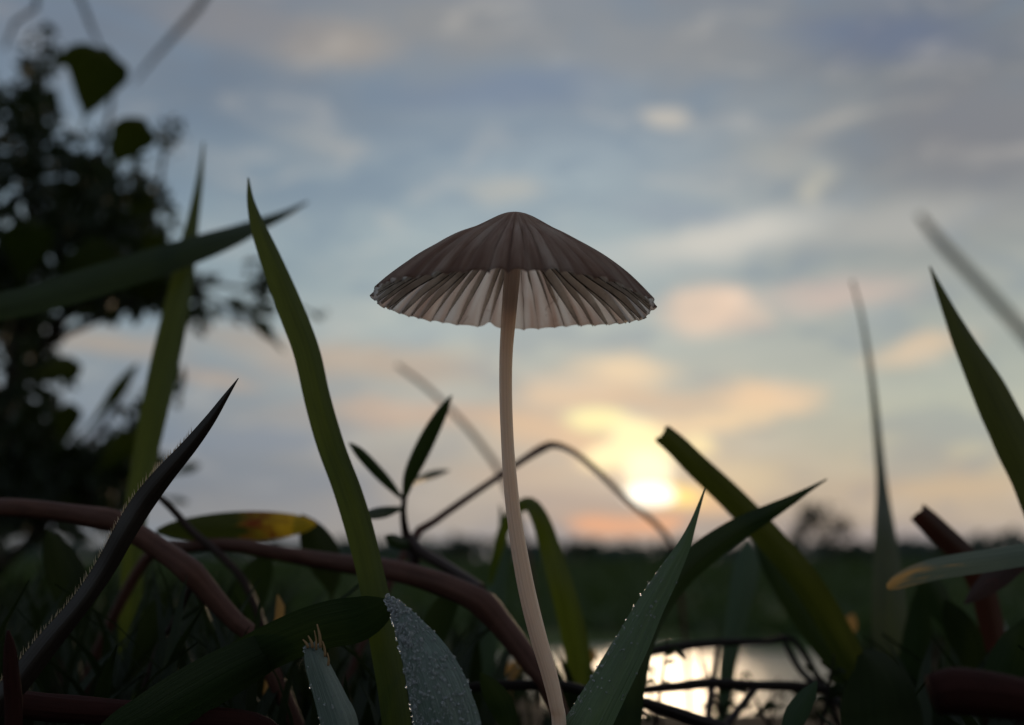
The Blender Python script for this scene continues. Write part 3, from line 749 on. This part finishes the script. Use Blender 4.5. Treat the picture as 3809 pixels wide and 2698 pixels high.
tube('stem', None, None, [(906, 1110, 1.08, 12), (903, 1150, 1.09, 15), (908, 1190, 1.1, 20), (918, 1222, 1.1, 30), (930, 1262, 1.09, 26)], 'darkstem', parent=sd_)
for pts in ([(1012, 885, 1.06, 3), (992, 920, 1.06, 24), (965, 970, 1.065, 36), (938, 1025, 1.07, 38), (918, 1070, 1.075, 30), (905, 1118, 1.08, 10)],
            [(782, 992, 1.02, 4), (806, 1014, 1.03, 22), (840, 1050, 1.05, 26), (870, 1082, 1.07, 22), (900, 1116, 1.08, 8)],
            [(1006, 1054, 1.3, 4), (980, 1060, 1.26, 16), (950, 1070, 1.2, 18), (918, 1086, 1.1, 8)],
            [(812, 1158, 1.0, 4), (832, 1152, 1.02, 22), (862, 1146, 1.05, 26), (890, 1140, 1.07, 14), (904, 1140, 1.085, 6)],
            [(862, 1200, 1.05, 4), (880, 1210, 1.06, 28), (905, 1218, 1.08, 28), (925, 1222, 1.1, 8)]):
    blade('leaf', None, None, pts, 'blade_dark', parent=sd_, root=False, crease=.35, twist=12, n=24)
for lab, pts in (('long black twig lying level in front of the bright water, upper of two', [(1380, 1480, 1.12, 18), (1444, 1463, 1.12, 20), (1514, 1449, 1.13, 20), (1625, 1439, 1.14, 17), (1720, 1437, 1.15, 15), (1782, 1439, 1.15, 14)]),
                 ('black twig crossing the middle of the bright water', [(1380, 1556, 1.04, 16), (1425, 1546, 1.04, 18), (1514, 1538, 1.04, 20), (1590, 1530, 1.05, 22), (1700, 1535, 1.05, 22), (1806, 1540, 1.06, 22), (1900, 1560, 1.06, 20)]),
                 ('dark twig running along the ground behind the mushroom foot', [(1040, 1540, .96, 20), (1144, 1534, .95, 24), (1255, 1536, .94, 24), (1321, 1549, .93, 24), (1440, 1574, .92, 26), (1551, 1611, .91, 28), (1650, 1650, .9, 28)]),
                 ('short twig leaning on the mid-water twig', [(1694, 1538, 1.05, 14), (1665, 1575, 1.03, 16), (1632, 1616, 1.0, 18), (1610, 1650, .98, 18)]),
                 ('thin dead stem standing in the water gap beside the upper twig', [(1610, 1430, 1.16, 8), (1604, 1475, 1.15, 12), (1596, 1530, 1.12, 14), (1586, 1600, 1.08, 16)]),
                 ('bent black twig slanting from the upper twig to the leaf hump', [(1750, 1420, 1.17, 8), (1768, 1460, 1.16, 14), (1800, 1510, 1.14, 16), (1850, 1550, 1.1, 18), (1900, 1600, 1.05, 20)])):
    tube('twig', lab, 'twig', pts, 'twig', root='both' if 'level' in lab or 'crossing' in lab else 'end', rough=.25, seed=len(lab))
for lab, pts, mt in (('thin dark stem dropping from the stem joint towards the left', [(436, 1292, .915, 16), (415, 1340, .92, 15), (385, 1400, .925, 14), (350, 1460, .93, 14)], 'darkstem'),
                 ('thin olive stem dropping straight from the stem joint', [(440, 1296, .915, 18), (452, 1350, .92, 16), (470, 1400, .925, 15), (500, 1470, .93, 14)], 'greenstem'),
                 ('dark red pointed sprout at the far end of the bristly spear', [(18, 1412, .70, 6), (22, 1450, .70, 26), (26, 1510, .70, 36), (30, 1600, .70, 40)], 'deepred')):
    tube('sprout' if 'sprout' in lab else 'stem', lab, 'sprout' if 'sprout' in lab else 'stem', pts, mt, root='end', rough=.1)
for lab, pts in (('thin grey stalk curving in at the sky above the shrub', [(480, -40, .40, 15), (435, 25, .40, 15), (385, 85, .40, 13), (340, 135, .40, 9), (300, 185, .40, 5)]),
                 ('short thin stalk hanging straight down over the shrub top', [(160, -40, .42, 11), (185, 20, .42, 11), (210, 70, .42, 9), (225, 110, .42, 6)]),
                 ('thin stalk hooking in at the corner over the shrub', [(90, -30, .42, 11), (55, 15, .42, 11), (28, 60, .42, 9), (10, 110, .42, 6)])):
    d = pts[0][2]
    # these lean in from taller grass beside the lens: carry them up and over to the ground at the side
    rows = [list(r) for r in px_rows(pts)]
    for r in rows: r[3] *= .5
    x0, y0, z0, w0 = rows[0]
    far = [[-.62, y0 - .02, ground(-.62, y0) - .02, w0 * 1.5], [-.60, y0 - .01, .22, w0 * 1.4], [-.50, y0, .46, w0 * 1.2], [(x0 - .36) / 2, y0, z0 + .12, w0]]
    o = link('grass_stalk', tube_mesh('grass_stalk', far + rows, 8, 70), M['faint']); tag(o, lab, 'grass stalk')
blade('dry_leaf_or_glint', 'tiny straw-coloured scrap standing by the end of the reddish jointed stem', 'leaf', [(622, 1332, .95, 3), (626, 1352, .95, 18), (630, 1375, .95, 22), (620, 1396, .95, 16), (612, 1430, .95, 12)], 'straw', crease=.2, twist=10, n=20)

for lab, x, y, d, w, L, mt in (('orange leaf shape standing in for a glint above the upper black twig beside the dewy beaded blade', 1432, 1396, 1.5, 34, 46, 'straw'),
                      ('orange leaf shape standing in for a water glint close right of the mushroom stem foot', 1284, 1470, 1.45, 40, 44, 'straw'), ('second orange leaf shape standing in for a water glint beside the one right of the stem foot', 1322, 1474, 1.4, 30, 40, 'straw'),
                      ('orange leaf shape standing in for a water glint close left of the mushroom stem foot', 1146, 1500, 1.4, 38, 42, 'straw'), ('yellowish dry scrap among dark leaves above the dark red stalk', 2178, 1449, 1.3, 40, 60, 'straw'),
                      ('pale bluish leaf scrap beside the yellowish dry scrap', 2236, 1430, 1.3, 46, 80, 'pale_scrap'), ('dull dry scrap behind the needle-like blade foot', 1902, 1400, 1.4, 36, 50, 'straw')):
    blade('dry_leaf_or_glint', lab, 'leaf', [(x + 8, y - L / 2, d, 4), (x + 4, y - L * .2, d, w * .8), (x, y + L * .1, d, w), (x - 4, y + L * .4, d, w * .5), (x - 5, y + L * .6, d, 6), (x - 5, y + L * 1.2, d, 5)], mt, crease=.3, twist=18, n=18)  # the orange ones stand in for glints of water through the grass
rw = random.Random(5)
for k in range(13):
    x0 = 1400 + 560 * (k + rw.random()) / 13; d = rw.uniform(1.0, 1.5); y0 = rw.uniform(1425, 1520); x1 = x0 + rw.uniform(-70, 70)
    w = empty('weed', at(x1, 1640, d)); tag(w, 'thin dark weed stalk with tiny leaves standing before the bright water', 'weed', 'weeds before the water')
    tube('stem', None, None, [(x0, y0, d, 3), ((x0 * 2 + x1) / 3 + rw.uniform(-10, 10), y0 + (1640 - y0) * .33, d, 6), ((x0 + 2 * x1) / 3, y0 + (1640 - y0) * .66, d, 8), (x1, 1640, d, 9)], 'twig', parent=w, root='end', seg=6, n=24)
    for q in range(rw.randint(3, 5)):
        t = rw.uniform(.05, .8); lx, ly = x0 + (x1 - x0) * t, y0 + (1640 - y0) * t; sd__ = rw.choice((-1, 1)); L = rw.uniform(22, 46)
        blade('leaf', None, None, [(lx + sd__ * L, ly - L * rw.uniform(-.2, .8), d - .02, 2), (lx + sd__ * L * .55, ly - L * .3, d - .01, L * .38), (lx + sd__ * L * .2, ly - 3, d, L * .2), (lx, ly, d, 3)], 'under', parent=w, root=False, crease=.3, twist=15, n=10)

# ------------------------------------------------------------------ dew and bristles
def drop_mat():
    t = NT('dew')
    p = t.node('ShaderNodeBsdfPrincipled', {'Base Color': (.9, .93, .95, 1), 'Roughness': .04, 'IOR': 1.33, 'Transmission Weight': .86, 'Specular IOR Level': .8})
    return t.done(p.outputs[0])
DEW = drop_mat()
bm = bmesh.new(); bmesh.ops.create_icosphere(bm, subdivisions=2, radius=1.0)
ICO_V = np.array([v.co[:] for v in bm.verts]); ICO_F = [tuple(v.index for v in f.verts) for f in bm.faces]; bm.free()
def dew_on(o, n, big, seed, rmin, rmax, vmin=.0, vmax=.75, edge=.3, flip=1):
    me = o.data; r = np.random.default_rng(seed); across = 6
    V = np.array([v.co[:] for v in me.vertices]).reshape(-1, across + 1, 3); nr = len(V)
    Vs = []; Fs = []; b = 0; k = 0
    bigs = []
    while k < n:
        i = int((vmin + (vmax - vmin) * r.random()) * (nr - 2)); j = r.integers(0, across)
        if r.random() < edge: j = 0 if flip > 0 else across - 1
        a, c, d = V[i, j], V[i, j + 1], V[i + 1, j]
        p = a + (c - a) * r.random() + (d - a) * r.random()
        nn = np.cross(c - a, d - a); L = np.linalg.norm(nn)
        if L < 1e-12: k += 1; continue
        nn /= L; view = p - np.array(CAM)
        if np.dot(nn, view) > 0: nn = -nn
        rad = rmin * (rmax / rmin) ** (r.random() ** 2.2)
        if k < big: bigs.append((p, nn, rmax * r.uniform(.9, 1.5)))
        else:
            Vs.append(ICO_V * rad + p + nn * rad * .55); Fs += [tuple(x + b for x in f) for f in ICO_F]; b += len(ICO_V)
        k += 1
    st = link('dew', mesh('dew', np.vstack(Vs), Fs), DEW, o); st['kind'] = 'stuff'
    shared = mesh('dew_drop', ICO_V, ICO_F); shared.materials.append(DEW)
    for p, nn, rad in bigs:
        q = bpy.data.objects.new('dew_drop', shared); col.objects.link(q)
        if o.parent is not None: q.parent = o; q.matrix_parent_inverse = Matrix.Identity(4)
        else: q.parent = o
        q.location = Vector(p + nn * rad * .45); q.scale = (rad, rad * .9, rad * 1.15)
dew_on(dewf, 2000, 16, 3, .0006, .0019, .01, .85, .05)
dew_on(dewb, 330, 10, 4, .0005, .0013, .2, .9, .5, 1)
dew_on(stump.children[0], 120, 0, 5, .0006, .0016, .0, .7, .2)
def bristles(o, n, seed):
    r = np.random.default_rng(seed); across = 6
    V = np.array([v.co[:] for v in o.data.vertices]).reshape(-1, across + 1, 3); nr = len(V)
    # the edge that faces up and left
    e = 0 if V[nr // 2, 0, 0] < V[nr // 2, across, 0] else across
    Vs = []; Fs = []; b = 0
    for k in range(n):
        t = .12 + .72 * (k + r.random()) / n
        x = t * (nr - 1); i = int(x); f = x - i
        p = V[i, e] * (1 - f) + V[i + 1, e] * f
        s = V[i, e] - V[i, across - e]; s /= np.linalg.norm(s)
        tt = V[i, e] - V[i + 1, e]; tt /= np.linalg.norm(tt)
        d = s * .6 + tt * .9 + r.normal(size=3) * .15; d /= np.linalg.norm(d)
        L = r.uniform(.0035, .0085); w = .00045
        q = np.cross(d, [0.2, 1, 0.1]); q /= np.linalg.norm(q); h = np.cross(d, q)
        Vs.append(np.array([p + q * w, p - q * .5 * w + h * w, p - q * .5 * w - h * w, p + d * L]))
        Fs += [(b, b + 1, b + 3), (b + 1, b + 2, b + 3), (b + 2, b, b + 3)]; b += 4
    t = NT('bristle'); p = t.node('ShaderNodeBsdfPrincipled', {'Base Color': (.5, .42, .32, 1), 'Roughness': .35})
    tl = t.node('ShaderNodeBsdfTranslucent', {'Color': (.8, .7, .55, 1)})
    m = t.done(t.node('ShaderNodeMixShader', {0: .5, 1: p.outputs[0], 2: tl.outputs[0]}).outputs[0])
    q = link('bristles', mesh('bristles', np.vstack(Vs), Fs, smooth=False), m, o); q['kind'] = 'stuff'
bristles(sp, 150, 2)

# ------------------------------------------------------------------ undergrowth that nobody could count
def undergrowth():
    r = np.random.default_rng(21)
    V = []; F = []; UV = []; b = 0; made = 0
    while made < 3400:
        y = .86 + 2.6 * r.random() ** 1.3; x = r.uniform(-1.0, 1.0) * (y * .72 + .15)
        px = 1146.5 + x / (y * YS) / HT * 1146.5
        if px < 640: top = .25 - .005 * y + .03 * r.random()
        elif px < 1080: top = .25 - .045 * y
        elif px < 1400: top = .25 - (.085 if r.random() < .2 else .16) * y
        elif px < 1900: top = .25 - (.15 if r.random() < .06 else .21) * y
        else: top = .25 - .075 * y
        y_ = y * YS; g = ground(x, y_)
        if g < -.35: made += 1; continue
        h = (top - g) * r.uniform(.35, 1.0)
        if h < .03: made += 1; continue
        w = r.uniform(.012, .03); a = r.uniform(0, 6.283); ln = r.uniform(.1, .7) * h
        sx, sy = math.cos(a) * w * .5, math.sin(a) * w * .5; bx, by = math.cos(a + 1.4) * ln, math.sin(a + 1.4) * ln
        for k in range(6):
            t = k / 5; hz = g - .01 + h * (t * 1.15 - .15 * t * t * t); ww = (1 - t ** 2.2)
            cx, cy = x + bx * t * t, y_ + by * t * t
            V += [(cx - sx * ww, cy - sy * ww, hz), (cx, cy, hz - w * .12), (cx + sx * ww, cy + sy * ww, hz)]; UV += [(0, t * h), (.5, t * h), (1, t * h)]
        for k in range(5):
            q = b + 3 * k; F += [(q, q + 1, q + 4, q + 3), (q + 1, q + 2, q + 5, q + 4)]
        b += 18; made += 1
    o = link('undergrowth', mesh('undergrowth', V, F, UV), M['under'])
    tag(o, 'dense dark grass and weeds covering the bank behind the mushroom', 'undergrowth', kind='stuff')
    # matted dead leaves between the grass
    n = 1800; y = .5 + 2.4 * r.random(n); x = r.uniform(-1, 1, n) * (y * .72 + .15)
    pts = np.array([(a, c * YS, ground(a, c * YS) + .012 + .03 * r.random()) for a, c in zip(x, y) if not (1000 < 1146.5 + a / (c * YS) / HT * 1146.5 < 1950 and c > .95)]); n = len(pts)
    V, F, uv = leaf_cloud(pts, r.uniform(.04, .12, n), 5, .4, .25, 0)
    o = link('leaf_litter', mesh('leaf_litter', V, F, uv), M['litter']); tag(o, 'brown dead leaf scraps matted on the bank soil', 'leaf litter', kind='stuff')
undergrowth()
k = 0
for lab, px, py, d, w, L, mt, tw in (
    ('dark leaf pointing up under the reddish stem joint', 330, 1420, 1.0, 80, 150, 'shrub', 20), ('rounded dark leaf low beside the bristly spear foot', 150, 1300, 1.05, 120, 170, 'shrub', -20),
    ('dim green leaf behind the thin olive stem', 560, 1330, 1.1, 110, 150, 'blade_dark', 15), ('black leaf clump tip under the dark arching stem', 720, 1240, 1.12, 110, 130, 'shrub', -10),
    ('dim leaf between the arched dewy blade and dark arching stem', 980, 1400, 1.05, 90, 140, 'blade_dark', 20), ('small leaf close behind the mushroom foot', 1120, 1580, .85, 80, 110, 'blade_dark', -25),
    ('dark leaf standing right of the dark red stalk', 2250, 1500, .95, 110, 170, 'blade_dark', 15), ('dim leaf tucked below the reddish hanging leaf', 2160, 1430, 1.05, 100, 130, 'shrub', -15),
    ('pale grey leaf poking up below the mid-water twig', 1785, 1600, .84, 70, 110, 'blade_blue', 20), ('dim leaf under the pale orange-tipped blade', 2100, 1340, 1.1, 80, 110, 'blade_dark', 25)):
    lean = (-1) ** k * 44; k += 1; L *= 1.35; w *= .72
    blade('broad_leaf', lab, 'leaf', [(px + lean, py - L / 2, d, 4), (px + lean * .6, py - L * .3, d, w * .7), (px, py, d, w), (px - lean * .4, py + L * .3, d, w * .7), (px - lean * .5, py + L * .5, d, 12), (px - lean * .5, py + L * .8, d, 8)], mt, crease=.3, twist=tw, n=26, seed=k)

# ------------------------------------------------------------------ the shrub
def shrub():
    r = np.random.default_rng(77)
    root = empty('shrub', (-2.0, 3.0 * YS, ground(-2.0, 3.0 * YS)))
    tag(root, 'tall dark leafy shrub standing behind the crossed grass blades', 'shrub')
    def branch(pts, w=None):
        tube('branch', None, None, pts, 'trunk', parent=root, n=36, seg=8)
    base = (-40, 1500)
    for pts in ([(-60, 1480, 3.0, 60), (-20, 1200, 3.0, 50), (20, 900, 3.0, 42), (60, 600, 3.0, 34), (80, 350, 3.0, 24), (95, 180, 3.0, 14), (95, 80, 3.0, 6)],
                [(20, 900, 3.0, 34), (110, 760, 2.9, 26), (220, 620, 2.85, 20), (330, 520, 2.8, 14), (370, 330, 2.8, 8)],
                [(60, 600, 3.0, 26), (140, 470, 3.05, 20), (220, 350, 3.1, 14), (250, 200, 3.1, 8), (215, 110, 3.1, 5)],
                [(110, 760, 2.9, 20), (260, 700, 2.8, 16), (420, 640, 2.75, 12), (560, 650, 2.7, 9), (700, 700, 2.65, 5)],
                [(-20, 1200, 3.0, 34), (90, 1080, 2.9, 24), (200, 990, 2.85, 18), (290, 860, 2.8, 8)],
                [(-30, 1300, 3.0, 30), (120, 1160, 2.8, 22), (250, 1080, 2.7, 14), (340, 1040, 2.7, 8)],
                [(420, 640, 2.75, 10), (520, 690, 2.7, 8), (610, 760, 2.7, 5)]):
        branch(pts)
    pts = []; sz = []
    for (cx, cy, rx, ry, n, s0, s1) in (
        (60, 300, 90, 170, 190, .05, .13), (95, 130, 55, 75, 46, .03, .08), (180, 420, 150, 130, 210, .05, .14), (110, 560, 170, 110, 190, .05, .14),
        (250, 560, 130, 110, 140, .05, .14), (330, 420, 50, 70, 34, .04, .1), (385, 310, 34, 44, 34, .03, .06), (340, 500, 60, 110, 60, .04, .1), (420, 690, 90, 60, 50, .04, .1), (300, 960, 70, 90, 40, .05, .12), (200, 660, 230, 60, 190, .06, .14),
        (60, 780, 80, 110, 80, .06, .14), (380, 640, 100, 50, 60, .05, .12), (590, 620, 40, 60, 30, .04, .09), (570, 700, 50, 40, 20, .04, .09), (720, 706, 26, 12, 6, .03, .06),
        (50, 960, 100, 120, 130, .07, .16), (180, 1060, 170, 80, 170, .07, .16), (90, 1130, 200, 80, 180, .08, .18), (30, 680, 80, 80, 70, .05, .14),
        (280, 1040, 90, 60, 60, .06, .14), (-80, 500, 120, 420, 320, .06, .16), (-60, 1050, 120, 200, 160, .07, .16), (110, 850, 60, 30, 20, .05, .1), (400, 870, 14, 40, 5, .04, .08)):
        q = 0; n = int(n * 1.3); s0 *= .8; s1 *= .85
        while q < n:
            u, v = r.normal(size=2) * .52
            if u * u + v * v > 1: continue
            d = r.uniform(2.5, 3.5)
            pts.append(at(cx + u * rx, cy + v * ry, d)); sz.append(r.uniform(s0, s1) * d / 3); q += 1
    V, F, uv = leaf_cloud(pts, sz, 9, .5, .25, .2)
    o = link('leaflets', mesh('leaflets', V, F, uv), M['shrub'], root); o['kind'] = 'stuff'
    for (x, y, w, L, ang, d) in ((215, 185, 130, 165, 18, 2.3), (288, 320, 95, 130, 35, 2.35), (160, 130, 50, 130, 70, 2.6), (200, 590, 110, 150, 80, 2.4), (60, 560, 110, 150, 10, 2.4),
                                 (290, 640, 70, 170, 80, 2.5), (130, 830, 60, 110, 80, 2.4), (250, 890, 26, 190, 38, 2.0), (345, 560, 60, 90, 20, 2.5), (150, 950, 60, 100, 10, 2.4),
                                 (412, 1052, 22, 74, 72, 2.2), (392, 1120, 14, 60, 100, 2.2), (600, 745, 30, 80, -40, 2.3), (545, 685, 26, 80, -70, 2.3), (405, 860, 18, 80, 5, 2.4), (320, 470, 60, 110, -10, 2.5), (270, 1010, 70, 120, 50, 2.3)):
        a = R(ang); dx, dy = math.sin(a), -math.cos(a)
        rows = [(x + dx * L * .5, y + dy * L * .5, d, 4), (x + dx * L * .34, y + dy * L * .34, d, w * .75), (x + dx * L * .12, y + dy * L * .12, d + .02, w), (x, y, d + .03, w * .85), (x - dx * L * .3, y - dy * L * .3, d + .05, w * .38), (x - dx * L * .48, y - dy * L * .48, d + .06, 8), (x - dx * L * .7, y - dy * L * .7, d + .1, 5)]
        blade('leaf', None, None, rows, 'shrubbig', parent=root, root=False, crease=.25, twist=15, n=22)
shrub()

# ------------------------------------------------------------------ far field: trees, wood, crops
def far_tree(label, px, py_base, d, hpx, wpx_, seed, nleaf=420, group=None):
    r = np.random.default_rng(seed)
    b = at(px, py_base, d); b.z = ground(b.x, b.y)
    top = at(px, py_base - hpx, d); H = top.z - b.z; W = wpx(wpx_, d)
    t = empty('tree', b); tag(t, label, 'tree', group)
    P = [(b.x, b.y, b.z - H * .03, H * .035), (b.x + W * .03, b.y, b.z + H * .3, H * .026), (b.x - W * .04, b.y, b.z + H * .6, H * .016), (b.x, b.y, b.z + H * .9, H * .005)]
    link('trunk', tube_mesh('trunk', P, 7, 12), M['trunk'], t)
    pts = []
    cl = [(r.uniform(-.4, .4), r.uniform(-.4, .4), r.uniform(.42, .9), r.uniform(.14, .26)) for _ in range(9)]
    for _ in range(nleaf):
        c = cl[r.integers(0, 9)]; v = r.normal(size=3) * c[3] * .5
        pts.append((b.x + (c[0] + v[0]) * W, b.y + (c[1] + v[1]) * W, b.z + (c[2] + v[2] * .7) * H))
    V, F, uv = leaf_cloud(pts, r.uniform(.05, .11, nleaf) * max(H, W), seed, .6, .2, .3)
    link('crown', mesh('crown', V, F, uv), M['shrub'], t)
far_tree('lone small tree on the far field beyond the crossing blades', 1850, 1256, 420, 140, 130, 3)
far_tree('dark round bush on the horizon right behind the mushroom stem', 1285, 1258, 600, 46, 90, 4)
far_tree('low tree on the horizon close to the seedling', 1030, 1258, 700, 44, 110, 5)
far_tree('low tree on the horizon beyond the dewy beaded blade', 1545, 1258, 900, 30, 90, 6)
far_tree('low tree on the horizon beyond the red-banded cut stub', 2150, 1258, 800, 40, 120, 8)
far_tree('small bush on the horizon beyond the needle-like blade', 1930, 1258, 800, 34, 100, 9)
def far_wood():
    r = np.random.default_rng(31)
    pts = []; sz = []
    for _ in range(5200):
        a = R(r.uniform(-48, 48)); d = r.uniform(2200, 3200) * YS
        h = 52 + 26 * mnoise.noise(Vector((a * 14, 0, 1))) + 14 * mnoise.noise(Vector((a * 60, 0, 2)))
        pts.append((d * math.sin(a), d * math.cos(a), -8 + h * r.random() ** .8)); sz.append(r.uniform(20, 42))
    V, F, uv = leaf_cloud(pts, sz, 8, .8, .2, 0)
    o = link('far_wood', mesh('far_wood', V, F, uv), M['hazedleaf']); tag(o, 'distant dark line of trees along the horizon', 'wood', kind='stuff')
    n = 9000
    a = R(1) * r.uniform(-46, 46, n); d = np.exp(r.uniform(math.log(98 * YS), math.log(900 * YS), n))
    x, y = d * np.sin(a), d * np.cos(a)
    keep = [i for i in range(n) if math.hypot((x[i] - POND[0]) / POND[2], (y[i] / YS - POND[1]) / POND[3]) > 1.03]
    pts = [(x[i], y[i], ground(x[i], y[i]) + .4 + .004 * d[i]) for i in keep]
    V, F, uv = leaf_cloud(pts, [r.uniform(1.2, 3.2) + .012 * d[i] for i in keep], 12, .35, .2, 0)
    o = link('field_crop', mesh('field_crop', V, F, uv), M['crop']); tag(o, 'low green crop growing over the far field', 'crop', kind='stuff')
far_wood()
